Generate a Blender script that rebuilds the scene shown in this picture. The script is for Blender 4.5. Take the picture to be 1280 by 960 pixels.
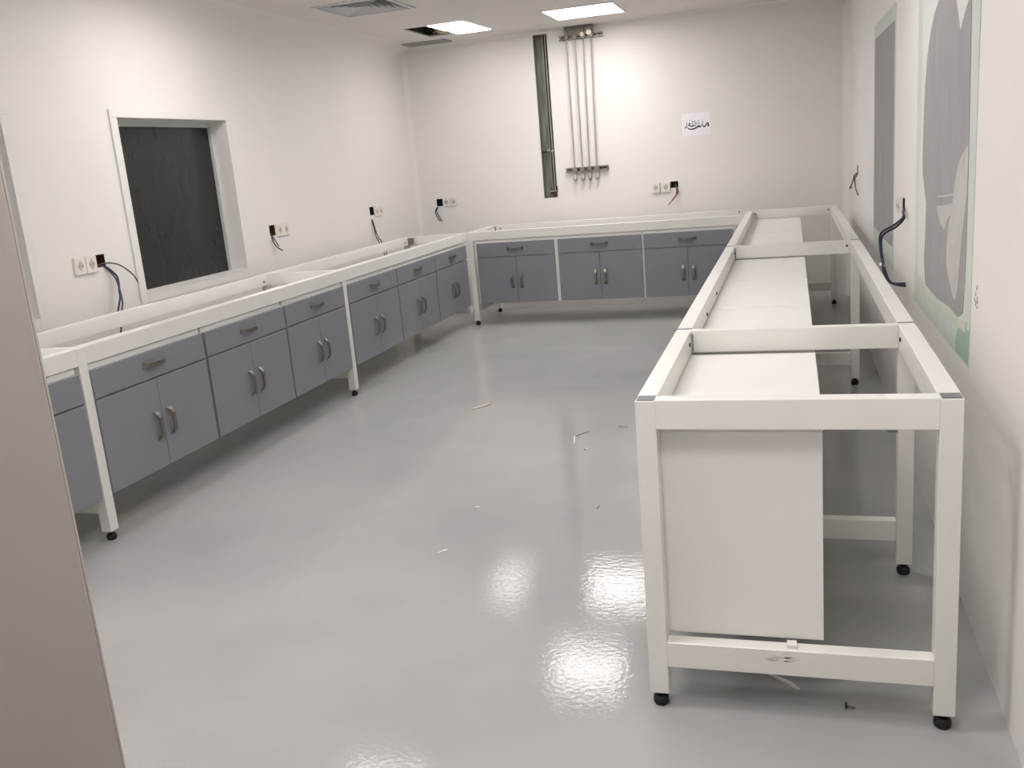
import bpy, bmesh, math, random
from mathutils import Vector, Matrix
random.seed(7)
for o in list(bpy.data.objects):
    bpy.data.objects.remove(o)
S = bpy.context.scene
COL = S.collection

# ------------------------------------------------------------------ camera
cam_d = bpy.data.cameras.new('camera')
cam = bpy.data.objects.new('camera', cam_d)
COL.objects.link(cam)
r_ = Vector((0.95699984, 0.27786878, -0.08330811))
u_ = Vector((0.01293721, 0.2460141, 0.96917991))
f_ = Vector((-0.28979981, 0.92858279, -0.23184061))
m = Matrix((r_, u_, -f_)).transposed().to_4x4()
m.translation = Vector((0.37968437, -2.21699778, 1.45005454))
cam.matrix_world = m
cam_d.sensor_fit = 'HORIZONTAL'
cam_d.sensor_width = 36.0
cam_d.lens = 1167.47 / 1280 * 36
cam_d.clip_start = 0.05
S.camera = cam

# ------------------------------------------------------------------ world, exposure
w = bpy.data.worlds.new('world')
S.world = w
w.use_nodes = True
w.node_tree.nodes['Background'].inputs[0].default_value = (1.0, 0.96, 0.93, 1)
w.node_tree.nodes['Background'].inputs[1].default_value = 0.3
S.view_settings.view_transform = 'Standard'
S.view_settings.look = 'None'
S.view_settings.gamma = 1
S.view_settings.use_curve_mapping = False
S.view_settings.exposure = 0.0
LAMP = 20.0           # radiance of the ceiling panels
# ceiling panels: x, y; last five are unseen, added to light walls and floor
LIGHTS = [(-1.25, 5.88), (-1.25, 4.42), (-2.3, 2.62), (-0.25, 1.6), (-0.9, -0.3), (-2.6, -0.7), (0.1, -1.3)]

XW, XR, YB, YF, ZC = -3.26, 0.87, 6.76, -1.95, 2.60   # wall planes
T = 0.15                                              # wall thickness
H = 0.85                                              # bench frame height

# ------------------------------------------------------------------ materials
def lin(c):
    return tuple(((x/255)/12.92 if x/255 <= 0.04045 else ((x/255+0.055)/1.055)**2.4) for x in c) + (1,)

def mat(name, rgb, rough=0.5, metal=0.0, spec=0.5, var=0.0, scale=8.0, bump=0.0, bscale=60.0, rvar=0.0, rgb2=None, detail=4, emit=None, coat=0.0, stretch=None):
    M = bpy.data.materials.new(name)
    M.use_nodes = True
    nt = M.node_tree
    b = nt.nodes['Principled BSDF']
    c = lin(rgb)
    b.inputs['Base Color'].default_value = c
    b.inputs['Roughness'].default_value = rough
    b.inputs['Metallic'].default_value = metal
    b.inputs['Specular IOR Level'].default_value = spec
    b.inputs['Coat Weight'].default_value = coat
    tc = nt.nodes.new('ShaderNodeTexCoord')
    src = tc.outputs['Object']
    if stretch:
        mp = nt.nodes.new('ShaderNodeMapping')
        mp.inputs['Scale'].default_value = stretch
        nt.links.new(src, mp.inputs['Vector'])
        src = mp.outputs['Vector']
    if var or rgb2:
        n = nt.nodes.new('ShaderNodeTexNoise')
        n.inputs['Scale'].default_value = scale
        n.inputs['Detail'].default_value = detail
        nt.links.new(src, n.inputs['Vector'])
        rp = nt.nodes.new('ShaderNodeValToRGB')
        rp.color_ramp.elements[0].position = 0.35
        rp.color_ramp.elements[1].position = 0.65
        c2 = lin(rgb2) if rgb2 else tuple(x*(1-var) for x in c[:3]) + (1,)
        rp.color_ramp.elements[0].color = c2
        rp.color_ramp.elements[1].color = c
        nt.links.new(n.outputs['Fac'], rp.inputs['Fac'])
        nt.links.new(rp.outputs['Color'], b.inputs['Base Color'])
        if rvar:
            mr = nt.nodes.new('ShaderNodeMapRange')
            mr.inputs['To Min'].default_value = rough + rvar
            mr.inputs['To Max'].default_value = rough - rvar*0.5
            nt.links.new(n.outputs['Fac'], mr.inputs['Value'])
            nt.links.new(mr.outputs['Result'], b.inputs['Roughness'])
    if bump:
        n2 = nt.nodes.new('ShaderNodeTexNoise')
        n2.inputs['Scale'].default_value = bscale
        n2.inputs['Detail'].default_value = 3
        nt.links.new(src, n2.inputs['Vector'])
        bp = nt.nodes.new('ShaderNodeBump')
        bp.inputs['Strength'].default_value = bump
        bp.inputs['Distance'].default_value = 0.01
        nt.links.new(n2.outputs['Fac'], bp.inputs['Height'])
        nt.links.new(bp.outputs['Normal'], b.inputs['Normal'])
    if emit:
        b.inputs['Emission Color'].default_value = (1, 0.957, 0.938, 1)
        b.inputs['Emission Strength'].default_value = emit
    return M

M = {}
M['wall'] = mat('wall paint', (232, 229, 226), 0.55, spec=0.35, var=0.03, scale=1.2, bump=0.05, bscale=25)
M['ceiling'] = mat('ceiling paint', (226, 222, 218), 0.8, spec=0.2, var=0.02, scale=1.0)
M['floor'] = mat('grey epoxy', (174, 173, 172), 0.06, spec=0.13, rgb2=(162, 162, 162), scale=1.2, bump=0.05, bscale=60, rvar=0.02, detail=6)
M['frame'] = mat('white powder coat', (232, 231, 226), 0.3, spec=0.5, var=0.02, scale=5)
M['panel'] = mat('white melamine', (236, 235, 231), 0.3, spec=0.5, var=0.015, scale=3)
M['front'] = mat('grey-blue laminate', (133, 135, 142), 0.42, spec=0.45, var=0.04, scale=2.5)
M['nickel'] = mat('satin nickel', (132, 128, 121), 0.4, metal=0.85, var=0.08, scale=40)
M['black'] = mat('black rubber', (16, 16, 17), 0.5)
M['cap'] = mat('grey plastic cap', (120, 122, 124), 0.55, var=0.1, scale=60)
M['bolt'] = mat('dark bolt', (52, 48, 44), 0.45, metal=0.6)
M['trim'] = mat('window trim paint', (228, 226, 223), 0.4, spec=0.4)
M['soffit'] = mat('window bar paint', (196, 200, 198), 0.5)
M['pane'] = mat('dark window glass', (42, 42, 40), 0.25, spec=0.35, rgb2=(39, 39, 38), scale=3.0, stretch=(1, 1.6, 0.5), rvar=0.08)  # night beyond the glass is put into the dark base colour
M['plate'] = mat('ivory plastic', (226, 223, 216), 0.35)
M['recess'] = mat('socket recess plastic', (186, 180, 168), 0.4)
M['pin'] = mat('socket hole', (50, 46, 42), 0.6)
M['brownbox'] = mat('brown box plastic', (88, 48, 36), 0.6, var=0.4, scale=40)
M['darkbox'] = mat('dark box plastic', (26, 22, 20), 0.6, var=0.3, scale=40)
M['wire_blue'] = mat('blue wire', (30, 52, 92), 0.4)
M['wire_navy'] = mat('navy cable', (24, 34, 62), 0.4)
M['wire_grey'] = mat('grey wire', (92, 86, 78), 0.45)
M['wire_brown'] = mat('brown wire', (96, 74, 66), 0.45)
M['wire_dark'] = mat('dark wire', (54, 54, 60), 0.45)
M['wire_red'] = mat('red brown wire', (150, 72, 56), 0.45)
M['copper'] = mat('copper', (196, 128, 92), 0.35, metal=1.0)
M['tape'] = mat('white tape', (225, 225, 222), 0.5)
M['steel'] = mat('galvanised steel', (150, 147, 140), 0.45, metal=0.5, var=0.2, scale=30)
M['pipe'] = mat('stainless pipe', (172, 168, 163), 0.45, metal=0.35)
M['brass'] = mat('pale brass', (224, 218, 194), 0.4, metal=0.3)
M['trunk'] = mat('grey trunking', (150, 150, 138), 0.5, metal=0.3, rgb2=(108, 110, 100), scale=6, stretch=(8, 8, 0.6))
M['trunkedge'] = mat('trunking lip', (176, 178, 172), 0.4, metal=0.4)
M['rubble'] = mat('brown mortar', (92, 74, 56), 0.9, var=0.5, scale=50)
M['duct'] = mat('kraft duct wrap', (196, 178, 142), 0.6, var=0.3, scale=30)
M['plenum'] = mat('dark plenum', (96, 96, 86), 0.8, var=0.3, scale=8)
M['vent'] = mat('grille aluminium', (206, 206, 206), 0.5, var=0.03, scale=10)
M['grille'] = mat('dull grille paint', (158, 158, 156), 0.6, var=0.05)
M['ventdark'] = mat('dark duct', (40, 40, 42), 0.8)
M['lamp'] = mat('lamp diffuser', (250, 250, 248), 0.5, emit=LAMP)
M['lamp_dim'] = mat('dim lamp diffuser', (250, 250, 248), 0.5, emit=LAMP*0.42)
M['lampframe'] = mat('lamp frame', (240, 240, 238), 0.4)
M['gypsum'] = mat('green plasterboard', (204, 211, 204), 0.6, spec=0.25, rgb2=(196, 204, 196), scale=7)
M['filler'] = mat('grey filler coat', (158, 156, 157), 0.65, spec=0.25, rgb2=(151, 149, 151), scale=5, stretch=(1, 2.5, 0.6))
M['smear'] = mat('pale filler smear', (182, 181, 178), 0.6, spec=0.25, rgb2=(194, 193, 188), scale=9)
M['skim'] = mat('white skim', (216, 217, 213), 0.6, spec=0.25, var=0.03, scale=8)
M['yellowgreen'] = mat('pale green plaster edge', (204, 208, 194), 0.65, spec=0.25, rgb2=(194, 204, 192), scale=14)
M['teal'] = mat('darker green board', (160, 184, 172), 0.6, spec=0.25, var=0.06, scale=10)
M['paper'] = mat('white paper', (240, 238, 242), 0.6)
M['ink'] = mat('black ink', (52, 46, 54), 0.6)
M['door'] = mat('grey painted steel', (184, 176, 170), 0.55, spec=0.3, var=0.03, scale=3)
M['dooredge'] = mat('pale door edge', (198, 190, 182), 0.5)
M['wood'] = mat('raw wood', (214, 204, 186), 0.7, var=0.12, scale=60)
M['scrap'] = mat('white scrap', (226, 224, 218), 0.6)
M['greyscrap'] = mat('grey scrap', (150, 147, 143), 0.6)
M['grime'] = mat('grime', (204, 198, 188), 0.7)
M['clip'] = mat('white plastic clip', (236, 234, 230), 0.4)

# ------------------------------------------------------------------ helpers
def box(bm, x0, x1, y0, y1, z0, z1, bev=0.0):
    if x0 > x1: x0, x1 = x1, x0
    if y0 > y1: y0, y1 = y1, y0
    if z0 > z1: z0, z1 = z1, z0
    vs = [bm.verts.new((x, y, z)) for z in (z0, z1) for y in (y0, y1) for x in (x0, x1)]
    fs = [bm.faces.new([vs[i] for i in q]) for q in ((0, 2, 3, 1), (4, 5, 7, 6), (0, 1, 5, 4), (2, 6, 7, 3), (0, 4, 6, 2), (1, 3, 7, 5))]
    if bev:
        es = list({e for f in fs for e in f.edges})
        bmesh.ops.bevel(bm, geom=es, offset=bev, segments=1, affect='EDGES', profile=0.5)
    return bm

def B(*a, **k):
    return box(bmesh.new(), *a, **k)

def tube(bm, pts, r, n=8, caps=True):
    pts = [Vector(p) for p in pts]
    rings = []
    prev = None
    for i, p in enumerate(pts):
        d = (pts[min(i+1, len(pts)-1)] - pts[max(i-1, 0)]).normalized()
        if prev is None:
            a = d.orthogonal().normalized()
        else:
            a = (prev - d*prev.dot(d)).normalized()
        prev = a
        b = d.cross(a)
        rr = r[i] if isinstance(r, (list, tuple)) else r
        rings.append([bm.verts.new(p + a*math.cos(2*math.pi*k/n)*rr + b*math.sin(2*math.pi*k/n)*rr) for k in range(n)])
    for i in range(len(rings)-1):
        for k in range(n):
            f = bm.faces.new((rings[i][k], rings[i][(k+1) % n], rings[i+1][(k+1) % n], rings[i+1][k]))
            f.smooth = True
    if caps:
        bm.faces.new(list(reversed(rings[0]))); bm.faces.new(rings[-1])
    return bm

def spline(pts, k=6):
    P = [Vector(p) for p in pts]
    P = [P[0]*2-P[1]] + P + [P[-1]*2-P[-2]]
    out = []
    for i in range(1, len(P)-2):
        a, b, c, d = P[i-1:i+3]
        for j in range(k):
            t = j/k
            out.append(0.5*((2*b) + (c-a)*t + (2*a-5*b+4*c-d)*t*t + (3*b-a-3*c+d)*t**3))
    out.append(P[-2])
    return out

def prism(bm, poly, x0, x1):
    """polygon of (y, z) extruded along x"""
    a = [bm.verts.new((x0, y, z)) for y, z in poly]
    b = [bm.verts.new((x1, y, z)) for y, z in poly]
    n = len(poly)
    bm.faces.new(a); bm.faces.new(list(reversed(b)))
    for i in range(n):
        bm.faces.new((a[i], b[i], b[(i+1) % n], a[(i+1) % n]))
    bmesh.ops.recalc_face_normals(bm, faces=bm.faces[:])
    return bm

def disc(bm, c, r, axis, depth, n=20):
    c = Vector(c)
    e = Vector((0, 0, 0)); e['xyz'.index(axis)] = depth
    return tube(bm, [c, c+e], r, n)

def root_of(p):
    v = Vector((0, 0, 0))
    return p['wloc'] if 'wloc' in p else v

def obj(name, bm, material, parent=None, world=True, shade=False):
    """one mesh object; bm is in world coordinates unless world is False"""
    me = bpy.data.meshes.new(name)
    if parent is not None and world:
        loc = parent
        off = Vector((0, 0, 0))
        while loc is not None:
            off += loc.location
            loc = loc.parent
        bmesh.ops.translate(bm, verts=bm.verts[:], vec=-off)
    bm.to_mesh(me)
    bm.free()
    me.materials.append(M[material])
    o = bpy.data.objects.new(name, me)
    COL.objects.link(o)
    if parent is not None:
        o.parent = parent
    return o

def tag(o, label, cat, group=None):
    o['label'] = label
    o['category'] = cat
    if group: o['group'] = group
    return o

def thing(name, label, cat, loc=(0, 0, 0), rz=0.0, group=None):
    o = bpy.data.objects.new(name, None)
    o.empty_display_size = 0.1
    COL.objects.link(o)
    o.location = loc
    o.rotation_euler = (0, 0, rz)
    return tag(o, label, cat, group)

def struct(name, bm, material, parent=None):
    o = obj(name, bm, material, parent)
    if parent is None:
        o['kind'] = 'structure'
    return o

def copy_tree(o, parent=None):
    c = o.copy()
    COL.objects.link(c)
    if parent is not None: c.parent = parent
    for ch in list(o.children):
        copy_tree(ch, c)
    return c

# ------------------------------------------------------------------ room shell
def slab_with_holes(ax, plane, back, u0, u1, v0, v1, holes):
    """wall slab between `plane` (room side) and `back`, spanning u,v, with rectangular holes right through it"""
    bm = bmesh.new()
    us = sorted({u0, u1} | {h[0] for h in holes} | {h[1] for h in holes})
    vs = sorted({v0, v1} | {h[2] for h in holes} | {h[3] for h in holes})
    def pt(d, u, v):
        return {'x': (d, u, v), 'y': (u, d, v), 'z': (u, v, d)}[ax]
    cache = {}
    def V(d, u, v):
        k = (d, u, v)
        if k not in cache: cache[k] = bm.verts.new(pt(d, u, v))
        return cache[k]
    def inside(uc, vc):
        return u0 < uc < u1 and v0 < vc < v1 and not any(h[0] < uc < h[1] and h[2] < vc < h[3] for h in holes)
    nu, nv = len(us)-1, len(vs)-1
    solid = [[inside((us[i]+us[i+1])/2, (vs[j]+vs[j+1])/2) for j in range(nv)] for i in range(nu)]
    for i in range(nu):
        for j in range(nv):
            if not solid[i][j]: continue
            a, b, c, d = us[i], us[i+1], vs[j], vs[j+1]
            for D in (plane, back):
                bm.faces.new((V(D, a, c), V(D, b, c), V(D, b, d), V(D, a, d)))
            for (di, dj, e) in ((-1, 0, ((a, c), (a, d))), (1, 0, ((b, c), (b, d))), (0, -1, ((a, c), (b, c))), (0, 1, ((a, d), (b, d)))):
                ii, jj = i+di, j+dj
                if not (0 <= ii < nu and 0 <= jj < nv) or not solid[ii][jj]:
                    (p, q) = e
                    bm.faces.new((V(plane, *p), V(plane, *q), V(back, *q), V(back, *p)))
    bmesh.ops.recalc_face_normals(bm, faces=bm.faces[:])
    return bm

WIN = [(2.41, 3.50, 0.87, 1.87), (0.50, 1.57, 0.87, 1.87)]          # left wall windows: y0,y1,z0,z1
BOX_L = [(2.051, 2.118, 1.070, 1.140), (3.871, 3.946, 1.063, 1.140), (5.611, 5.694, 1.077, 1.151)]
BOX_B = [(-3.049, -2.984, 1.064, 1.137), (-0.708, -0.636, 1.078, 1.137)]
POCKET = (-1.930, -1.795, 1.067, 2.572)
BOX_R = [(2.430, 2.500, 1.070, 1.135), (5.650, 5.730, 1.120, 1.190)]
HATCH = (-2.76, -2.17, 5.55, 6.22)
VENT = (-2.79, -2.27, 4.08, 4.62)

struct('floor', B(XW-T, XR+T, -4.2, YB+T, -0.10, 0.0), 'floor')
struct('ceiling', slab_with_holes('z', ZC, ZC+0.015, XW-T, XR+T, YF-T, YB+T, [HATCH, VENT]), 'ceiling')
struct('wall_left', slab_with_holes('x', XW, XW-T, YF-T, YB+T, 0, ZC, WIN + BOX_L), 'wall')
struct('wall_right', slab_with_holes('x', XR, XR+T, YF-T, YB+T, 0, ZC, BOX_R), 'wall')
struct('wall_back', slab_with_holes('y', YB, YB+T, XW, XR, 0, ZC, BOX_B + [POCKET]), 'wall')
struct('wall_front', slab_with_holes('y', YF, YF-T, XW, XR, 0, ZC, [(-1.22, 0.66, -0.01, 2.12)]), 'wall')

def cove(name, corner, sx, sy, p0, p1, axis, r=0.05, n=24):
    """concave quarter-round fillet filling the corner"""
    sec = [(0, 0)] + [(r*(1-math.sin(a)), r*(1-math.cos(a))) for a in [math.pi/2*k/n for k in range(n+1)]]
    bm = bmesh.new()
    def pt(s, t):
        a, b = corner[0]+sx*s[0], corner[1]+sy*s[1]
        return {'z': (a, b, t), 'x': (t, a, b), 'y': (a, t, b)}[axis]
    A = [bm.verts.new(pt(s, p0)) for s in sec]
    Bv = [bm.verts.new(pt(s, p1)) for s in sec]
    N = len(sec)
    bm.faces.new(A); bm.faces.new(list(reversed(Bv)))
    for i in range(N):
        f = bm.faces.new((A[i], Bv[i], Bv[(i+1) % N], A[(i+1) % N]))
    bmesh.ops.recalc_face_normals(bm, faces=bm.faces[:])
    struct(name, bm, 'wall')
cove('trim_1', (XW, YB), 1, -1, 0, ZC, 'z', 0.05)
cove('trim_2', (XR, YB), -1, -1, 0, ZC, 'z', 0.07)
cove('trim_3', (YB, ZC), -1, -1, XW, XR, 'x', 0.03)
cove('trim_4', (XW, ZC), 1, -1, YF, YB, 'y', 0.15)
cove('trim_5', (XR, ZC), -1, -1, YF, YB, 'y', 0.12)

# windows in the left wall
for k, (y0, y1, z0, z1) in enumerate(WIN):
    wroot = bpy.data.objects.new('window_%d' % (k+1), None)
    COL.objects.link(wroot)
    wroot.location = (XW, (y0+y1)/2, z0)
    wroot['kind'] = 'structure'
    fw, pr = 0.058, 0.012
    bm = bmesh.new()
    box(bm, XW, XW+pr, y0-fw, y1+fw, z1, z1+0.045, 0.002)
    box(bm, XW, XW+pr, y0-fw, y0, z0-0.055, z1, 0.002)
    box(bm, XW, XW+pr, y1, y1+fw, z0-0.055, z1, 0.002)
    box(bm, XW, XW+pr, y0, y1, z0-0.055, z0, 0.002)
    obj('window_trim', bm, 'trim', wroot)
    bm = bmesh.new()
    d0, d1 = XW-T+0.002, XW-T+0.04
    box(bm, d0, d1, y0, y1, z1-0.035, z1)
    box(bm, d0, d1, y0, y0+0.02, z0, z1-0.035)
    box(bm, d0, d1, y1-0.02, y1, z0, z1-0.035)
    obj('window_frame', bm, 'soffit', wroot)
    obj('window_sill', B(d1, XW+pr+0.002, y0, y1, z0, z0+0.006), 'trim', wroot)
    obj('pane', B(XW-T+0.01, XW-T+0.02, y0+0.018, y1-0.018, z0, z1-0.033), 'pane', wroot)

# half open door leaf by the camera
E = Vector((-0.545, -1.258, 0)); dv = Vector((-0.722, -0.692, 0)).normalized()
ang = math.atan2(-dv.y, -dv.x)
hinge = E + dv*0.92
droot = bpy.data.objects.new('door_1', None); COL.objects.link(droot)
droot.location = hinge; droot.rotation_euler = (0, 0, ang); droot['kind'] = 'structure'
obj('door_leaf', B(0, 0.914, 0.012, 0.04, 0.008, 2.09, 0.002), 'door', droot, world=False)
obj('edge_strip', B(0.914, 0.9165, 0.0125, 0.0395, 0.008, 2.09), 'dooredge', droot, world=False)
bm = bmesh.new()
for z in (0.25, 1.05, 1.85):
    tube(bm, [(-0.006, 0.046, z-0.05), (-0.006, 0.046, z+0.05)], 0.008, 10)
obj('hinge', bm, 'steel', droot, world=False)
bm = bmesh.new()
for x0, x1 in ((-1.22, -1.19), (0.63, 0.66)):
    box(bm, x0, x1, YF-T-0.01, YF+0.01, 0, 2.12)
box(bm, -1.19, 0.63, YF-T-0.01, YF+0.01, 2.092, 2.12)
struct('door_frame', bm, 'door', None)
bpy.data.objects['door_frame'].name = 'trim_6'

# ------------------------------------------------------------------ ceiling fittings
def ceiling_lamp(x, y, label):
    t = thing('ceiling_light', label, 'ceiling light', (x, y, ZC), group='square ceiling light panels')
    s = 0.3
    bm = bmesh.new()
    for (a, b, c, d) in ((-s, s, -s, -s+0.015), (-s, s, s-0.015, s), (-s, -s+0.015, -s+0.015, s-0.015), (s-0.015, s, -s+0.015, s-0.015)):
        box(bm, x+a, x+b, y+c, y+d, ZC-0.008, ZC)
    obj('lamp_frame', bm, 'lampframe', t)
    obj('diffuser', B(x-s+0.015, x+s-0.015, y-s+0.015, y+s-0.015, ZC-0.005, ZC-0.001), 'lamp', t)
names = ['square lit ceiling panel nearest the pipes on the back wall',
         'square lit ceiling panel above the middle of the room, second from the back wall',
         'unseen square ceiling panel added above the left run of cabinets',
         'unseen square ceiling panel added above the near half of the right bench',
         'unseen square ceiling panel added left of the one nearest the entrance',
         'unseen square ceiling panel added above the near end of the left bench',
         'unseen square ceiling panel added nearest the entrance, toward the right wall']
for (x, y), n in zip(LIGHTS, names):
    ceiling_lamp(x, y, n)

# half open hatch with a lit panel hanging in it
x0, x1, y0, y1 = HATCH
bm = bmesh.new()
z0, z1 = ZC+0.0155, ZC+0.40
box(bm, x0-0.05, x1+0.05, y0-0.05, y1+0.05, z1, z1+0.02)
for a in ((x0-0.07, x0-0.05, y0-0.05, y1+0.05), (x1+0.05, x1+0.07, y0-0.05, y1+0.05), (x0-0.05, x1+0.05, y0-0.07, y0-0.05), (x0-0.05, x1+0.05, y1+0.05, y1+0.07)):
    box(bm, *a, z0, z1)
t = thing('ceiling_hatch', 'dark open ceiling hatch with ductwork beside the shifted light panel', 'hatch', ((x0+x1)/2, (y0+y1)/2, ZC))
obj('void_lining', bm, 'plenum', t)
bm = bmesh.new()
for a in ((x0, x0+0.012, y0, y1), (x1-0.012, x1, y0, y1), (x0, x1, y0, y0+0.012), (x0, x1, y1-0.012, y1)):
    box(bm, *a, ZC-0.003, ZC+0.003)
obj('hatch_frame', bm, 'lampframe', t)
bm = bmesh.new()
tube(bm, spline([(x0+0.10, y1-0.05, ZC+0.3), (x0+0.13, y1-0.15, ZC+0.12), (x0+0.20, y1-0.24, ZC+0.034), (x0+0.30, y1-0.26, ZC+0.045), (x0+0.45, y1-0.1, ZC+0.2)]), 0.05, 12)
obj('duct', bm, 'duct', t)
bm = bmesh.new()
tube(bm, spline([(x0+0.12, y1-0.02, ZC+0.3), (x0+0.14, y1-0.25, ZC+0.02), (x0+0.20, y1-0.32, ZC+0.05), (x0+0.3, y0+0.1, ZC+0.3)]), 0.012, 8)
obj('cable', bm, 'wire_grey', t)
t = thing('ceiling_light', 'lit light panel pushed askew over half of the open ceiling hatch', 'ceiling light', (-2.335, 5.87, ZC-0.005), math.radians(-3), group='square ceiling light panels')
obj('lamp_frame', B(-0.165, 0.165, -0.345, 0.345, 0.0, 0.012), 'lampframe', t, world=False)
obj('diffuser', B(-0.158, 0.158, -0.338, 0.338, -0.004, 0.0), 'lamp_dim', t, world=False)

# square four-way air diffuser
x0, x1, y0, y1 = VENT
cx, cy = (x0+x1)/2, (y0+y1)/2
hx, hy = (x1-x0)/2, (y1-y0)/2
t = thing('ceiling_vent', 'square louvred air diffuser in the ceiling above the left cabinets', 'vent', (cx, cy, ZC))
bm = bmesh.new()
for a in ((x0-0.02, x0+0.01, y0-0.02, y1+0.02), (x1-0.01, x1+0.02, y0-0.02, y1+0.02), (x0+0.01, x1-0.01, y0-0.02, y0+0.01), (x0+0.01, x1-0.01, y1-0.01, y1+0.02)):
    box(bm, *a, ZC-0.008, ZC)
obj('vent_frame', bm, 'vent', t)
bm = bmesh.new()
box(bm, x0-0.02, x1+0.02, y0-0.02, y1+0.02, ZC+0.20, ZC+0.21)
for a in ((x0-0.02, x0-0.01, y0-0.02, y1+0.02), (x1+0.01, x1+0.02, y0-0.02, y1+0.02), (x0-0.01, x1+0.01, y0-0.02, y0-0.01), (x0-0.01, x1+0.01, y1+0.01, y1+0.02)):
    box(bm, *a, ZC+0.0155, ZC+0.20)
obj('duct_box', bm, 'ventdark', t)
for k in range(6):
    f1 = 1 - k*0.16
    f0 = max(f1 - 0.165, 0.02)
    ZA, ZB = ZC-0.004, ZC+0.042
    for q in range(4):
        def c4(f, i):
            s = ((-1, -1), (1, -1), (1, 1), (-1, 1))[i % 4]
            return (cx+s[0]*hx*f*0.96, cy+s[1]*hy*f*0.96)
        bm = bmesh.new()
        a, b = c4(f1, q), c4(f1, q+1); c, d = c4(f0, q+1), c4(f0, q)
        vs = [bm.verts.new((*p, z)) for p, z in ((a, ZA), (b, ZA), (c, ZB), (d, ZB))]
        vt = [bm.verts.new((*p, z+0.002)) for p, z in ((a, ZA), (b, ZA), (c, ZB), (d, ZB))]
        bm.faces.new(vs); bm.faces.new(vt[::-1])
        for i in range(4):
            bm.faces.new((vs[i], vt[i], vt[(i+1) % 4], vs[(i+1) % 4]))
        bmesh.ops.recalc_face_normals(bm, faces=bm.faces[:])
        obj('slat', bm, 'vent', t)

# slim grille by the back wall
t = thing('ceiling_grille', 'slim grey grille in the ceiling near the back left corner', 'vent', (-2.9, 6.545, ZC))
gx0, gx1, gy0, gy1 = -3.13, -2.69, 6.44, 6.65
bm = bmesh.new()
for a in ((gx0, gx0+0.02, gy0, gy1), (gx1-0.02, gx1, gy0, gy1), (gx0+0.02, gx1-0.02, gy0, gy0+0.02), (gx0+0.02, gx1-0.02, gy1-0.02, gy1)):
    box(bm, *a, ZC-0.012, ZC)
obj('grille_frame', bm, 'grille', t)
obj('grille_back', B(gx0+0.02, gx1-0.02, gy0+0.02, gy1-0.02, ZC-0.002, ZC-0.0005), 'ventdark', t)
for k in range(6):
    yy = gy0+0.03+k*0.028
    obj('slat', B(gx0+0.02, gx1-0.02, yy, yy+0.021, ZC-0.0115, ZC-0.006), 'grille', t)

# ------------------------------------------------------------------ cabinets
HANDLE_CACHE = {}
def handle_bm(length, vertical):
    """flat bow handle standing off a front at y = 0, bowing toward -y; centred on the origin"""
    bm = bmesh.new()
    n = 10
    wd, th = 0.0105, 0.0055
    rows = []
    for i in range(n+1):
        s = -1 + 2*i/n
        a = s*length/2
        out = -0.030*(1-abs(s)**5) - 0.000
        rows.append((a, out))
    def pt(a, o, wv):
        return (wv, o, a) if vertical else (a, o, wv)
    prev = None
    first = None
    for i, (a, o) in enumerate(rows):
        inn = min(o+th*1.6, 0) if 0 < i < n else 0
        if i in (0, n): o = -0.004
        wv = wd*(1.0 + 0.35*abs(-1+2*i/n)**3)
        ring = [bm.verts.new(pt(a, oo, ww)) for oo, ww in ((o, -wv), (o, wv), (inn, wv), (inn, -wv))]
        if prev:
            for k in range(4):
                f = bm.faces.new((prev[k], prev[(k+1) % 4], ring[(k+1) % 4], ring[k]))
        else:
            first = ring
        prev = ring
    bm.faces.new(first[::-1]); bm.faces.new(prev)
    bmesh.ops.recalc_face_normals(bm, faces=bm.faces[:])
    bmesh.ops.bevel(bm, geom=[e for e in bm.edges if e.calc_face_angle(0) > 0.7], offset=0.0012, segments=1, affect='EDGES')
    return bm

def hmesh(length, vertical):
    k = (length, vertical)
    if k not in HANDLE_CACHE:
        me = bpy.data.meshes.new('handle')
        b = handle_bm(length, vertical)
        b.to_mesh(me); b.free()
        me.materials.append(M['nickel'])
        HANDLE_CACHE[k] = me
    return HANDLE_CACHE[k]

BZ0, BZ1 = 0.197, 0.772          # carcass bottom and top
def cabinet(label, group, loc, rz, w, body=(0, None), depth=0.432, top_seam=True):
    """local frame: x along the front (doors from 0 to w), y into the carcass (fronts proud at y<0.01), z up from floor"""
    t = thing('base_cabinet', label, 'cabinet', loc, rz, group)
    b0 = body[0]; b1 = w if body[1] is None else body[1]
    bm = bmesh.new()
    box(bm, b0, b1, 0.012, depth, BZ0, BZ1-0.018, 0.0015)
    obj('body', bm, 'panel', t, world=False)
    obj('top_panel', B(b0, b1, 0.012, depth+0.002, BZ1-0.0175, BZ1, 0.0015), 'panel', t, world=False)
    f0, f1 = -0.008, 0.0115
    d = obj('drawer', B(0, w, f0, f1, 0.622, 0.746, 0.0015), 'front', t, world=False)
    h = bpy.data.objects.new('handle', hmesh(0.155, False)); COL.objects.link(h); h.parent = d
    h.location = (w*0.5, f0, 0.689)
    for s in (0, 1):
        a, b = (0, w/2-0.0015) if s == 0 else (w/2+0.0015, w)
        d = obj('door', B(a, b, f0, f1, 0.201, 0.614, 0.0015), 'front', t, world=False)
        h = bpy.data.objects.new('handle', hmesh(0.135, True)); COL.objects.link(h); h.parent = d
        h.location = (w/2 + (-0.047 if s == 0 else 0.047)*w/0.79, f0, 0.40)
    return t

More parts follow.
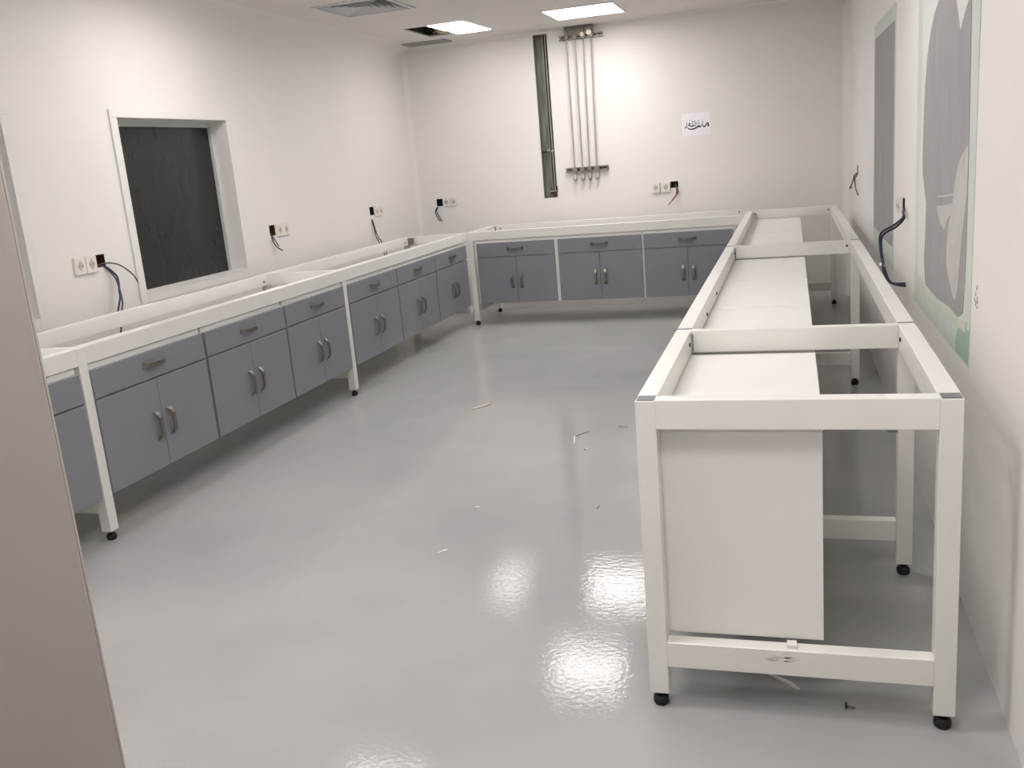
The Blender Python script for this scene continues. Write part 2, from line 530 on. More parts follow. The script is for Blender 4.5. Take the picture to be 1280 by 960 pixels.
XL = -2.4455
R90 = math.pi/2
gl = 'grey-blue cabinets along the left wall'
A_ = [(0.935, 1.728), (1.747, 2.525), (2.540, 3.300)]
B_ = [(3.372, 4.178), (4.190, 4.975), (4.988, 5.775)]
lab_l = ['grey-blue cabinet right of the nearest white leg of the left bench',
         'grey-blue cabinet under the window, second from the nearest left bench leg',
         'grey-blue cabinet just before the middle white leg of the left bench',
         'grey-blue cabinet just beyond the middle white leg of the left bench',
         'grey-blue cabinet second beyond the middle leg of the left bench',
         'grey-blue cabinet at the far end of the left bench beside the room corner']
cabinet('grey-blue cabinet partly hidden behind the open door, leftmost of all', gl, (XL, 0.065, 0), R90, 0.80)
for (a, b), n in zip(A_+B_, lab_l):
    cabinet(n, gl, (XL, a, 0), R90, b-a)
YBF = 5.855
gb = 'grey-blue cabinets along the back wall'
for (a, b, s0, s1), n in zip([(-2.363, -1.640, -2.372, -1.6245), (-1.608, -0.869, -1.6235, -0.8595), (-0.848, -0.105, -0.8585, -0.095)],
        ['left cabinet of the back bench, beside the corner post', 'middle cabinet of the back bench, under the vertical pipes', 'right cabinet of the back bench, partly hidden by the right bench']):
    cabinet(n, gb, (a, YBF, 0), 0, b-a, body=(s0-a, s1-a))
gr = 'cabinets of the right bench'
right = [(0.055, 0.865), (0.935, 1.765), (1.780, 2.605), (2.620, 3.440), (3.510, 4.270), (4.285, 5.045), (5.060, 5.800)]
lab_r = ['nearest cabinet of the right bench, white side panel facing the room entrance',
         'right bench cabinet just beyond the first white cross rail',
         'right bench cabinet in the middle of the long second bay',
         'right bench cabinet just before the second white cross rail',
         'right bench cabinet just beyond the second white cross rail',
         'right bench cabinet in the middle of the far bay',
         'farthest right bench cabinet, its white top running into the back corner']
for k, ((a, b), n) in enumerate(zip(right, lab_r)):
    body = (0, None) if k < 6 else (-(6.30-b), b-a)
    cabinet(n, gr, (0.0, b, 0), -R90, b-a, body=body, depth=0.442)

# ------------------------------------------------------------------ bench frames
PW = 0.05
def leg(t, x, y, foot=True):
    lg = obj('leg', B(x, x+PW, y, y+PW, 0.042, H-0.002, 0.0015), 'frame', t)
    bm = bmesh.new()
    c = (x+PW/2, y+PW/2)
    tube(bm, [(*c, 0.0), (*c, 0.006), (*c, 0.02), (*c, 0.028)], [0.017, 0.021, 0.021, 0.014], 14)
    tube(bm, [(*c, 0.026), (*c, 0.046)], 0.010, 10)
    obj('foot', bm, 'black', lg)
    return lg
def rail(t, name, *a):
    return obj(name, B(*a, 0.0015), 'frame', t)
def bolt(t, c, axis, s):
    bm = bmesh.new()
    disc(bm, c, 0.0065, axis, s*0.004, 10)
    return obj('bolt', bm, 'bolt', t)
def cap(t, x0, x1, y0, y1):
    bm = bmesh.new()
    box(bm, x0, x1, y0, y1, H-0.0018, H+0.0005)
    c = obj('end_cap', bm, 'cap', t)
    return c
RZ = 0.775     # underside of the top rails
W = 0.744
LZ = (0.122, 0.193)
G = 'white metal bench frames without worktops'

# right bench, near bay
t = thing('bench_frame', 'nearest white bench frame bay on the right with open end facing the entrance', 'bench frame', (W/2, 0.46, 0), group=G)
y1, y2, y3 = 0.925, 3.498, 6.362
for x in (0, W-PW):
    for y in (0, y1-PW):
        leg(t, x, y)
rail(t, 'top_rail', PW, W-PW, 0, 0.045, RZ, H)
rail(t, 'top_rail', 0, PW, PW, y1-0.002, RZ, H) if False else None
rail(t, 'top_rail', 0, PW, PW, y1-PW, RZ, H)
rail(t, 'top_rail', W-PW, W, PW, y1-PW, RZ, H)
rail(t, 'top_rail', PW, W-PW, y1-0.040, y1-0.005, RZ, H)
lr = rail(t, 'lower_rail', PW, W-PW, 0, 0.042, *LZ)
rail(t, 'lower_rail', PW, W-PW, y1-0.042, y1-0.004, *LZ)
cap(t, 0.004, PW-0.004, 0.004, PW-0.004); cap(t, W-PW+0.004, W-0.004, 0.004, PW-0.004)
bolt(t, (PW, y1-0.10, H-0.035), 'x', 1); bolt(t, (W-PW, y1-0.10, H-0.035), 'x', -1)
obj('bracket', B(PW+0.003, PW+0.007, y1-0.0425, y1-0.040, RZ+0.006, H-0.012), 'cap', t)
obj('bracket', B(W-PW-0.030, W-PW, y1-0.048, y1-0.0425, 0.50, 0.56), 'cap', t)
random.seed(3)
bm = bmesh.new()
for k in range(9):
    cx = 0.335+random.uniform(-0.045, 0.05); cz = 0.168+random.uniform(-0.006, 0.006)
    l = random.uniform(0.006, 0.02); hh = random.uniform(0.001, 0.003)
    prof = [(cx-l, cz), (cx, cz-hh), (cx+l, cz+0.002), (cx, cz+hh)]
    bm.faces.new([bm.verts.new((p[0], -0.0006, p[1])) for p in prof])
obj('stain', bm, 'grime', lr)
tag(obj('mounting_clip', B(0.352, 0.376, 0.008, 0.034, LZ[1], LZ[1]+0.012, 0.001), 'clip'), 'small white plastic clip lying on the lower rail under the nearest right cabinet', 'clip')

# right bench, long middle bay
t = thing('bench_frame', 'long white bench frame bay in the middle of the right bench', 'bench frame', (W/2, (y1+y2)/2, 0), group=G)
for x in (0, W-PW):
    leg(t, x, y2-PW)
s = y1+0.003
rail(t, 'top_rail', 0, PW, s, y2-PW, RZ, H); rail(t, 'top_rail', W-PW, W, s, y2-PW, RZ, H)
rail(t, 'top_rail', PW, W-PW, y2-0.040, y2-0.005, RZ, H)
rail(t, 'lower_rail', PW, W-PW, y2-0.042, y2-0.004, *LZ)
bolt(t, (PW, y2-0.10, H-0.035), 'x', 1); bolt(t, (W-PW-0.02, y2-0.040, H-0.03), 'y', -1)
bolt(t, (PW, 2.0, H-0.05), 'x', 1); bolt(t, (PW, 1.5, H-0.055), 'x', 1)
obj('bracket', B(PW+0.003, PW+0.007, y2-0.0425, y2-0.040, RZ+0.006, H-0.012), 'cap', t)
cap(t, 0.0, PW, y1-0.0008, y1+0.003); cap(t, W-PW, W, y1-0.0008, y1+0.003)

# right bench, far bay
t = thing('bench_frame', 'farthest white bench frame bay of the right bench against the back wall', 'bench frame', (W/2, (y2+y3)/2, 0), group=G)
for x in (0, W-PW):
    leg(t, x, y3-PW)
s = y2+0.003
rail(t, 'top_rail', 0, PW, s, y3-PW, RZ, H); rail(t, 'top_rail', W-PW, W, s, y3-PW, RZ, H)
rail(t, 'top_rail', PW, W-PW, y3-0.045, y3-0.005, RZ, H)
rail(t, 'lower_rail', PW, W-PW, y3-0.042, y3-0.004, *LZ)
bolt(t, (PW+0.02, y3-0.045, H-0.03), 'y', -1); bolt(t, (W-PW-0.02, y3-0.045, H-0.03), 'y', -1)
cap(t, 0.0, PW, y2-0.0008, y2+0.003); cap(t, W-PW, W, y2-0.0008, y2+0.003)

# left bench bays
XB = -3.045
la, lb, lc = 0.882, 3.315, 5.850
def left_bay(label, ya, yb, legs_y, cross_y):
    t = thing('bench_frame', label, 'bench frame', ((XL+XB)/2, (ya+yb)/2, 0), group=G)
    segs = []
    for y in legs_y:
        if y < 5: leg(t, XL-PW, y)
        leg(t, XB, y)
        rail(t, 'lower_rail', XB+PW, XL-PW if y < 5 else XL-0.003, y+0.006, y+0.044, *LZ)
    lo = ya + (PW if any(abs(y-ya) < 0.01 for y in legs_y) else 0.003)
    hi = yb - (PW if any(abs(y+PW-yb) < 0.01 for y in legs_y) else 0)
    rail(t, 'top_rail', XL-PW, XL, lo, yb, RZ, H)
    rail(t, 'top_rail', XB, XB+PW, lo, hi, RZ, H)
    for y in cross_y:
        rail(t, 'top_rail', XB+PW, XL-PW, y+0.005, y+0.045, RZ, H)
    bolt(t, (XB+PW, yb-0.05 if yb < 5 else yb-0.14, H-0.045), 'x', 1)
    return t
left_bay('white bench frame bay at the near left, mostly hidden by the open door', 0.0, la, [0.0], [0.0])
tA = left_bay('white bench frame bay under the window on the left wall', la, lb, [la], [la])
tB = left_bay('white bench frame bay at the far half of the left wall', lb, lc, [lb, lc-PW], [lb, lc-PW])
# cut-out metal bracket at the far rear post of the left bench
bm = bmesh.new()
box(bm, XB+PW, XB+PW+0.05, lc-PW-0.02, lc-PW, RZ, H-0.01, 0.001)
obj('bracket', bm, 'steel', tB)

# back bench
YBB = 6.60
t = thing('bench_frame', 'white bench frame along the back wall under the pipes', 'bench frame', (-1.22, 6.2, 0), group=G)
XE = -0.003
leg(t, XL, YBF); leg(t, XL, YBB-PW)
rail(t, 'top_rail', XL+PW, XE, YBF, YBF+PW, RZ, H)
rail(t, 'top_rail', XL+PW, XE, YBB-PW, YBB, RZ, H)
rail(t, 'top_rail', XL, XL+PW, YBF+PW, YBB-PW, RZ, H)
rail(t, 'lower_rail', XL+0.005, XL+0.045, YBF+PW, YBB-PW, *LZ)
bolt(t, (XL+PW+0.06, YBB-PW, H-0.03), 'y', -1); bolt(t, (-0.08, YBB-PW, H-0.02), 'y', -1)
obj('bracket', B(XL+PW, XL+PW+0.012, YBB-PW-0.004, YBB-PW, RZ+0.01, H-0.006), 'steel', t)

# ------------------------------------------------------------------ sockets, wall boxes, wires
def socket_plates(label, ax, plane, sgn, cells, z0, z1, group='ivory wall sockets'):
    """ax: 'x' (left/right wall) or 'y' (back wall); sgn: direction into the room; cells: list of (u0,u1,lift)"""
    uc = (cells[0][0]+cells[-1][1])/2
    loc = (plane, uc, (z0+z1)/2) if ax == 'x' else (uc, plane, (z0+z1)/2)
    t = thing('wall_socket', label, 'socket', loc, group=group)
    def bx(u0, u1, d0, d1, a, b, bev=0.0):
        if ax == 'x': return B(plane+sgn*d0, plane+sgn*d1, u0, u1, a, b, bev)
        return B(u0, u1, plane+sgn*d0, plane+sgn*d1, a, b, bev)
    for u0, u1, lift in cells:
        p = obj('cover_plate', bx(u0+0.0008, u1-0.0008, 0.0, 0.013+lift, z0, z1, 0.0025), 'plate', t)
        c = (u0+u1)/2; zc = (z0+z1)/2; d = 0.013+lift
        bm = bmesh.new()
        P3 = (plane+sgn*d, c, zc) if ax == 'x' else (c, plane+sgn*d, zc)
        disc(bm, P3, min(0.021, (u1-u0)*0.3), ax, sgn*0.0012, 20)
        obj('socket_face', bm, 'recess', p)
        bm = bmesh.new()
        for du in (-0.0095, 0.0095):
            P4 = (plane+sgn*(d+0.001), c+du, zc) if ax == 'x' else (c+du, plane+sgn*(d+0.001), zc)
            disc(bm, P4, 0.0032, ax, sgn*0.001, 8)
        for dz in (-0.026, 0.026):
            P4 = (plane+sgn*d, c, zc+dz) if ax == 'x' else (c, plane+sgn*d, zc+dz)
            disc(bm, P4, 0.003, ax, sgn*0.001, 8)
        obj('pin_hole', bm, 'pin', p)
    return t

def wall_box(label, ax, plane, sgn, u0, u1, z0, z1, material):
    bm = bmesh.new()
    g = 0.0005; th = 0.003; dp = 0.05
    def bx(a0, a1, d0, d1, b0, b1):
        if ax == 'x': box(bm, plane-sgn*d0, plane-sgn*d1, a0, a1, b0, b1)
        else: box(bm, a0, a1, plane-sgn*d0, plane-sgn*d1, b0, b1)
    u0 += g; u1 -= g; z0 += g; z1 -= g
    bx(u0, u1, dp, dp+th, z0, z1)
    bx(u0, u0+th, -0.0015, dp, z0, z1); bx(u1-th, u1, -0.0015, dp, z0, z1)
    bx(u0+th, u1-th, -0.0015, dp, z0, z0+th); bx(u0+th, u1-th, -0.0015, dp, z1-th, z1)
    o = obj('wall_box', bm, material)
    return tag(o, label, 'junction box', 'open wall boxes')

def wires(label, items, group='loose wires from the wall boxes', tips=None):
    """items: list of (points, radius, material)"""
    p = items[0][0][0]
    t = thing('wire_bundle', label, 'wires', p, group=group)
    for k, (pts, r, mt) in enumerate(items):
        bm = bmesh.new()
        sp = spline(pts)
        tube(bm, sp, r, 8)
        wv = obj('wire', bm, mt, t)
        if tips and tips[k]:
            bm = bmesh.new()
            d = (sp[-1]-sp[-2]).normalized()
            tube(bm, [sp[-1]-d*0.001, sp[-1]+d*0.014], r*0.6, 6)
            obj('bare_tip', bm, 'copper', wv)
    return t

socket_plates('ivory double socket left of the brown wall box by the window', 'x', XW, 1, [(1.872, 1.955, 0), (1.957, 2.040, 0)], 1.050, 1.143)
wall_box('brown open wall box with long wires, left of the window', 'x', XW, 1, *BOX_L[0], 'brownbox')
wires('long blue, grey and brown wires from the brown box, hanging behind the bench rail', [
    ([(-3.28, 2.075, 1.084), (-3.25, 2.111, 1.089), (-3.22, 2.153, 1.078), (-3.205, 2.194, 1.051), (-3.19, 2.232, 1.011), (-3.18, 2.246, 0.981), (-3.17, 2.245, 0.96)], 0.0042, 'wire_grey'),
    ([(-3.28, 2.085, 1.082), (-3.254, 2.110, 1.068), (-3.228, 2.146, 1.017), (-3.207, 2.132, 0.979), (-3.2, 2.116, 0.936), (-3.192, 2.104, 0.898), (-3.19, 2.081, 0.857), (-3.19, 2.065, 0.827), (-3.19, 2.05, 0.79)], 0.0055, 'wire_blue'),
    ([(-3.28, 2.08, 1.080), (-3.258, 2.105, 1.066), (-3.235, 2.138, 1.012), (-3.216, 2.135, 0.967), (-3.205, 2.129, 0.917), (-3.194, 2.118, 0.868), (-3.188, 2.095, 0.827), (-3.184, 2.064, 0.748), (-3.18, 2.038, 0.697)], 0.0048, 'wire_brown')], tips=[1, 0, 0])
socket_plates('ivory double socket right of the wall box beyond the window', 'x', XW, 1, [(3.955, 4.045, 0), (4.047, 4.137, 0)], 1.050, 1.140)
wall_box('dark open wall box just beyond the window on the left wall', 'x', XW, 1, *BOX_L[1], 'brownbox')
wires('two short curled wires from the box just beyond the window', [
    ([(-3.28, 3.90, 1.085), (-3.255, 3.884, 1.049), (-3.23, 3.858, 1.017), (-3.225, 3.885, 0.98), (-3.22, 3.947, 0.95)], 0.0045, 'wire_dark'),
    ([(-3.28, 3.915, 1.083), (-3.247, 3.894, 1.044), (-3.23, 3.891, 1.017), (-3.23, 3.921, 0.983)], 0.004, 'wire_dark')])
socket_plates('ivory double socket on the left wall nearest the corner', 'x', XW, 1, [(5.702, 5.789, 0), (5.791, 5.878, 0)], 1.058, 1.146)
wall_box('dark open wall box on the left wall nearest the corner', 'x', XW, 1, *BOX_L[2], 'darkbox')
wires('two grey wires from the far left wall box, dropping behind the bench', [
    ([(-3.28, 5.65, 1.096), (-3.255, 5.626, 1.018), (-3.24, 5.624, 0.95), (-3.22, 5.596, 0.891), (-3.213, 5.632, 0.836), (-3.207, 5.693, 0.751), (-3.2, 5.698, 0.702)], 0.0048, 'wire_dark'),
    ([(-3.28, 5.665, 1.091), (-3.25, 5.645, 0.996), (-3.237, 5.644, 0.927), (-3.215, 5.638, 0.873), (-3.207, 5.675, 0.834), (-3.198, 5.724, 0.747), (-3.19, 5.717, 0.699)], 0.0048, 'wire_dark')])
socket_plates('ivory double socket at the left end of the back wall', 'y', YB, -1, [(-2.982, -2.906, 0), (-2.904, -2.828, 0)], 1.058, 1.142)
wall_box('dark open wall box at the left end of the back wall', 'y', YB, -1, *BOX_B[0], 'darkbox')
wires('two navy wires curling from the box at the left end of the back wall', [
    ([(-3.03, 6.78, 1.09), (-3.066, 6.745, 1.022), (-3.05, 6.72, 0.98), (-3.029, 6.715, 0.939), (-3.006, 6.71, 0.916)], 0.0048, 'wire_navy'),
    ([(-3.02, 6.78, 1.085), (-3.054, 6.748, 1.027), (-3.039, 6.73, 0.985), (-3.015, 6.725, 0.946), (-2.995, 6.72, 0.92)], 0.0048, 'wire_navy')])
socket_plates('pair of loose ivory sockets with a dark gap under the paper sign', 'y', YB, -1, [(-0.880, -0.806, 0.012), (-0.790, -0.712, 0.006)], 1.045, 1.135)
wall_box('black open wall box right of the loose sockets under the paper sign', 'y', YB, -1, *BOX_B[1], 'darkbox')
wires('twisted grey and red wires from the black box under the paper sign', [
    ([(-0.67, 6.78, 1.106), (-0.646, 6.735, 1.053), (-0.665, 6.71, 1.003), (-0.699, 6.705, 0.962)], 0.0055, 'wire_grey'),
    ([(-0.66, 6.78, 1.10), (-0.652, 6.728, 1.053), (-0.658, 6.705, 1.003), (-0.69, 6.70, 0.968), (-0.727, 6.697, 0.93)], 0.005, 'wire_red'),
    ([(-0.664, 6.78, 1.111), (-0.638, 6.735, 1.047), (-0.655, 6.717, 1.007), (-0.683, 6.71, 0.977)], 0.005, 'wire_dark')], tips=[0, 1, 0])
socket_plates('ivory double socket on the right wall between the green patches', 'x', XR, -1, [(2.508, 2.590, 0), (2.592, 2.674, 0)], 1.045, 1.130)
wall_box('black open wall box feeding the navy cable on the right wall', 'x', XR, -1, *BOX_R[0], 'darkbox')
wires('thick navy cable with white tape bowing off the right wall', [
    ([(0.895, 2.462, 1.10), (0.862, 2.40, 1.085), (0.850, 2.30, 1.062), (0.817, 2.33, 1.028), (0.763, 2.36, 0.989), (0.761, 2.36, 0.923), (0.767, 2.34, 0.871), (0.774, 2.32, 0.818), (0.796, 2.3, 0.776), (0.825, 2.28, 0.764), (0.862, 2.27, 0.758)], 0.0055, 'wire_navy'),
    ([(0.895, 2.450, 1.095), (0.862, 2.395, 1.078), (0.854, 2.31, 1.054), (0.825, 2.335, 1.018), (0.772, 2.365, 0.98), (0.766, 2.365, 0.92), (0.772, 2.345, 0.865), (0.784, 2.325, 0.81), (0.806, 2.305, 0.77), (0.862, 2.285, 0.767)], 0.005, 'wire_navy')], group=None)
bm = bmesh.new()
tube(bm, [(0.764, 2.342, 0.858), (0.770, 2.336, 0.838)], 0.0105, 10)
tq = bpy.data.objects['wire_bundle.005']
obj('tape', bm, 'tape', tq)
wall_box('narrow open wall box above the right bench near the back corner', 'x', XR, -1, *BOX_R[1], 'darkbox')
wires('two short grey wires from the narrow box on the right wall near the corner', [
    ([(0.90, 5.69, 1.15), (0.85, 5.68, 1.12), (0.838, 5.712, 1.075), (0.83, 5.85, 1.03), (0.83, 5.93, 1.01)], [0.006]*21 + [0.006, 0.010, 0.012, 0.010], 'wire_brown'),
    ([(0.90, 5.70, 1.145), (0.855, 5.72, 1.10), (0.852, 5.72, 1.06), (0.850, 5.60, 1.02), (0.85, 5.35, 0.985)], 0.005, 'wire_grey')])

# ------------------------------------------------------------------ back wall services
# open trunking in the wall pocket
x0, x1, z0, z1 = POCKET
t = thing('cable_trunking', 'tall open grey metal trunking recessed in the back wall left of the pipes', 'trunking', ((x0+x1)/2, YB, z0))
bm = bmesh.new()
box(bm, x0+0.001, x1-0.001, YB+0.085, YB+0.09, z0+0.001, z1-0.001)
box(bm, x0+0.001, x0+0.004, YB+0.002, YB+0.085, z0+0.001, z1-0.001)
box(bm, x1-0.004, x1-0.001, YB+0.002, YB+0.085, z0+0.001, z1-0.001)
box(bm, x0+0.004, x1-0.004, YB+0.002, YB+0.085, z1-0.004, z1-0.001)
box(bm, x0+0.004, x1-0.004, YB+0.002, YB+0.085, z0+0.001, z0+0.004)
obj('channel', bm, 'trunk', t)
obj('inner_lip', B(x1-0.052, x1-0.044, YB+0.02, YB+0.085, z0+0.06, z1-0.004), 'trunk', t)
obj('inner_lip', B(x1-0.027, x1-0.020, YB+0.01, YB+0.085, z0+0.06, z1-0.004), 'trunkedge', t)
obj('crossbar', B(x0+0.004, x1-0.004, YB+0.03, YB+0.06, 1.498, 1.510), 'bolt', t)
obj('clip', B(x0+0.058, x0+0.085, YB+0.012, YB+0.03, 1.506, 1.526, 0.002), 'trunkedge', t)
obj('clip', B(x1-0.035, x1-0.012, YB+0.008, YB+0.03, 1.498, 1.518, 0.002), 'trunkedge', t)
bm = bmesh.new()
for k in range(7):
    a = x0+0.02+random.random()*0.085; b = z0+0.004+random.random()*0.07
    box(bm, a, a+0.03, YB+0.01+random.random()*0.02, YB+0.06, b, b+0.025+random.random()*0.02, 0.004)
obj('mortar_debris', bm, 'rubble', t)
obj('end_plate', B(x0+0.06, x1-0.006, YB+0.004, YB+0.012, z0+0.058, z0+0.066), 'trunkedge', t)
bm = bmesh.new()
tube(bm, spline([(x1-0.015, YB+0.03, z0+0.12), (x1+0.004, YB-0.012, z0+0.10), (x1+0.006, YB-0.012, z0+0.07), (x1-0.008, YB+0.01, z0+0.045)]), 0.003, 6)
obj('wire', bm, 'wire_brown', t)

# gas pipes with two strut rails
t = thing('gas_pipes', 'four thin vertical steel pipes on two strut rails on the back wall', 'pipes', (-1.48, YB, 1.2))
def strut(xa, xb, zc, hgt=0.042):
    bm = bmesh.new()
    dz = hgt/2
    box(bm, xa, xb, YB-0.005, YB, zc-dz, zc+dz)
    box(bm, xa, xb, YB-0.036, YB-0.005, zc-dz, zc-dz+0.004)
    box(bm, xa, xb, YB-0.036, YB-0.005, zc+dz-0.004, zc+dz)
    box(bm, xa, xb, YB-0.038, YB-0.034, zc-dz, zc-dz+0.012)
    box(bm, xa, xb, YB-0.038, YB-0.034, zc+dz-0.012, zc+dz)
    s = obj('strut_rail', bm, 'steel', t)
    n = int((xb-xa)/0.05)
    for k in range(n):
        xx = xa+0.03+k*0.05
        obj('slot', B(xx-0.012, xx+0.012, YB-0.0056, YB-0.005, zc-0.005, zc+0.005), 'ventdark', s)
strut(-1.690, -1.280, 1.315); strut(-1.672, -1.262, 2.508)
px_t = [-1.596, -1.518, -1.440, -1.368]; px_b = [-1.597, -1.523, -1.455, -1.386]
for k in range(4):
    yy = YB-0.050
    bm = bmesh.new()
    tube(bm, [(px_b[k], yy, 1.262), (px_b[k], yy, 1.32), (px_t[k], yy, 2.50), (px_t[k], yy, ZC-0.001)], 0.0072, 10)
    p = obj('pipe', bm, 'pipe', t)
    for (xx, zc) in ((px_b[k], 1.315), (px_t[k], 2.508)):
        bm = bmesh.new()
        box(bm, xx-0.022, xx-0.0095, YB-0.066, YB-0.034, zc-0.017, zc+0.017, 0.002)
        box(bm, xx+0.0095, xx+0.022, YB-0.066, YB-0.034, zc-0.017, zc+0.017, 0.002)
        box(bm, xx-0.0095, xx+0.0095, YB-0.066, YB-0.060, zc-0.017, zc+0.017)
        obj('clamp', bm, 'steel', p)
    bm = bmesh.new()
    xx = px_b[k]
    tube(bm, [(xx, yy, 1.205), (xx, yy, 1.215), (xx, yy, 1.217), (xx, yy, 1.242), (xx, yy, 1.244), (xx, yy, 1.275)], [0.010, 0.014, 0.018, 0.018, 0.013, 0.013], 10)
    obj('outlet_fitting', bm, 'pipe', p)
bm = bmesh.new()
disc(bm, (px_t[3]-0.012, YB-0.066, 2.53), 0.024, 'y', -0.012, 16)
obj('valve_cap', bm, 'brass', t)
bm = bmesh.new()
disc(bm, (px_t[2]-0.006, YB-0.066, 2.52), 0.017, 'y', -0.012, 16)
obj('valve_cap', bm, 'brass', t)
bm = bmesh.new()
box(bm, -1.615, -1.345, YB-0.034, YB-0.028, 2.53, ZC-0.001)
obj('opening_sheet', bm, 'steel', t)  # flat sheet standing in for the dark opening where pipes enter the ceiling
bm = bmesh.new()
box(bm, -1.615, -1.345, YB-0.062, YB-0.030, ZC-0.010, ZC-0.001, 0.002)
obj('ceiling_collar', bm, 'cap', t)

# paper sign with brush lettering
t = thing('paper_sign', 'small white paper sign with black Arabic calligraphy on the back wall', 'sign', (-0.455, YB, 1.54))
obj('sheet', B(-0.582, -0.330, YB-0.0020, YB-0.0004, 1.535, 1.733), 'paper', t)
def ink(bm, pts, wd, s=25.26):
    # strokes are given on a 50 x 38 grid laid over the sheet, x right, y down
    P = []
    for a, b in pts:
        P.append(Vector((-0.553+(a-265)/735*0.210, YB-0.0024, 1.610-2.534e-5*(a-1000)-2.783e-4*(b-480))))
    P = spline(P, 4)
    n = len(P)
    L, Rr = [], []
    for i, p in enumerate(P):
        d = (P[min(i+1, n-1)]-P[max(i-1, 0)]).normalized()
        nn = Vector((-d.z, 0, d.x))
        q = i/(n-1)
        wq = wd*(0.45+0.55*math.sin(math.pi*min(max(q, 0.05), 0.95)))*(0.8+0.5*abs(d.x))
        L.append(bm.verts.new(p+nn*wq)); Rr.append(bm.verts.new(p-nn*wq))
    for i in range(n-1):
        bm.faces.new((L[i], L[i+1], Rr[i+1], Rr[i]))
bm = bmesh.new()
ink(bm, [(1005, 490), (985, 430), (965, 385), (930, 450), (890, 505), (850, 505), (825, 470), (818, 390), (812, 300)], 0.0050)
ink(bm, [(965, 385), (1010, 410), (1010, 470), (985, 485), (955, 450)], 0.0048)
ink(bm, [(780, 430), (775, 490), (745, 515), (725, 480), (715, 520), (690, 485), (660, 515), (610, 545), (540, 580), (450, 598), (380, 580), (325, 535)], 0.0058)
ink(bm, [(580, 320), (610, 400), (595, 460), (545, 490), (510, 470)], 0.0034)
ink(bm, [(575, 325), (540, 360), (575, 400)], 0.0030)
ink(bm, [(490, 295), (500, 390), (520, 480), (480, 500), (430, 500), (400, 480), (360, 470)], 0.0044)
ink(bm, [(360, 470), (400, 430), (430, 400), (425, 450), (400, 470)], 0.0036)
ink(bm, [(405, 300), (415, 345)], 0.0026)
ink(bm, [(312, 355), (322, 430), (315, 500), (285, 540), (262, 560), (264, 590)], 0.0040)
for a, b in ((680, 325), (648, 408), (708, 402)):
    ink(bm, [(a-14, b-8), (a, b), (a+14, b+8)], 0.0050)
obj('lettering', bm, 'ink', t)

# ------------------------------------------------------------------ plasterboard patches on the right wall
def layer(t, name, poly, material, d0, d1):
    bm = bmesh.new()
    prism(bm, poly, XR-d1, XR-d0)
    bmesh.ops.triangulate(bm, faces=[f for f in bm.faces if len(f.verts) > 4])
    return obj(name, bm, material, t)
def smooth_poly(p, k=4):
    q = spline([(0, a, b) for a, b in p] + [(0, *p[0])], k)
    return [(v.y, v.z) for v in q[:-1]]
t = thing('wall_patch', 'nearest green plasterboard patch with streaky grey filler on the right wall', 'wall patch', (XR, 1.35, 0.74), group='green plasterboard patches on the right wall')
layer(t, 'board', [(2.02, 0.735), (0.715, 0.745), (0.690, 2.04), (2.02, 2.04)], 'gypsum', 0.0, 0.002)
layer(t, 'skim_edge', [(1.90, 0.86), (1.93, 1.24), (1.89, 1.40), (1.88, 1.70), (1.885, 1.985), (1.1, 1.985), (0.80, 0.95), (1.3, 0.86)], 'skim', 0.0018, 0.0026)
grey = [(1.36, 1.97), (1.40, 1.92), (1.465, 1.859), (1.556, 1.831), (1.649, 1.781), (1.732, 1.698), (1.782, 1.586), (1.806, 1.469), (1.815, 1.334), (1.80, 1.266), (1.69, 1.16), (1.70, 1.059), (1.725, 0.944), (1.67, 0.854), (1.365, 0.850), (1.085, 0.865), (0.921, 0.862), (0.831, 0.890), (0.812, 0.956), (0.801, 1.118), (0.805, 1.375), (0.813, 1.508), (0.828, 1.778), (0.83, 1.97)]
layer(t, 'filler_coat', grey, 'filler', 0.0024, 0.0034)
layer(t, 'filler_smear', smooth_poly([(0.807, 1.385), (0.86, 1.37), (0.954, 1.338), (1.028, 1.276), (1.075, 1.189), (1.128, 1.132), (1.161, 1.061), (1.158, 0.992), (1.076, 0.942), (0.985, 0.905), (0.93, 0.95), (0.90, 1.05), (0.86, 1.15), (0.815, 1.25)], 3), 'smear', 0.0032, 0.0040)
layer(t, 'filler_smear', [(1.16, 1.90), (1.087, 1.811), (1.03, 1.75), (0.999, 1.715), (0.96, 1.74), (0.876, 1.784), (0.835, 1.80), (0.835, 1.94)], 'skim', 0.0032, 0.0040)
layer(t, 'filler_smear', [(1.395, 1.206), (1.15, 1.225), (0.909, 1.247), (0.907, 1.241), (1.15, 1.219), (1.394, 1.202)], 'smear', 0.0032, 0.0042)
layer(t, 'filler_smear', smooth_poly([(1.414, 1.170), (1.2, 1.188), (0.979, 1.212), (0.96, 1.20), (1.15, 1.15), (1.22, 1.105), (1.35, 1.13)], 3), 'smear', 0.0032, 0.0042)
layer(t, 'plaster_edge', [(1.998, 0.880), (1.85, 0.865), (1.699, 0.852), (1.364, 0.850), (1.084, 0.866), (0.92, 0.862), (0.81, 0.874), (0.76, 0.88), (0.770, 0.842), (1.079, 0.826), (1.358, 0.805), (1.7, 0.80), (1.986, 0.79)], 'yellowgreen', 0.0018, 0.0038)
layer(t, 'board_scrap', [(0.910, 0.826), (0.85, 0.846), (0.722, 0.856), (0.720, 0.756), (0.95, 0.751), (0.94, 0.79)], 'teal', 0.0018, 0.0036)

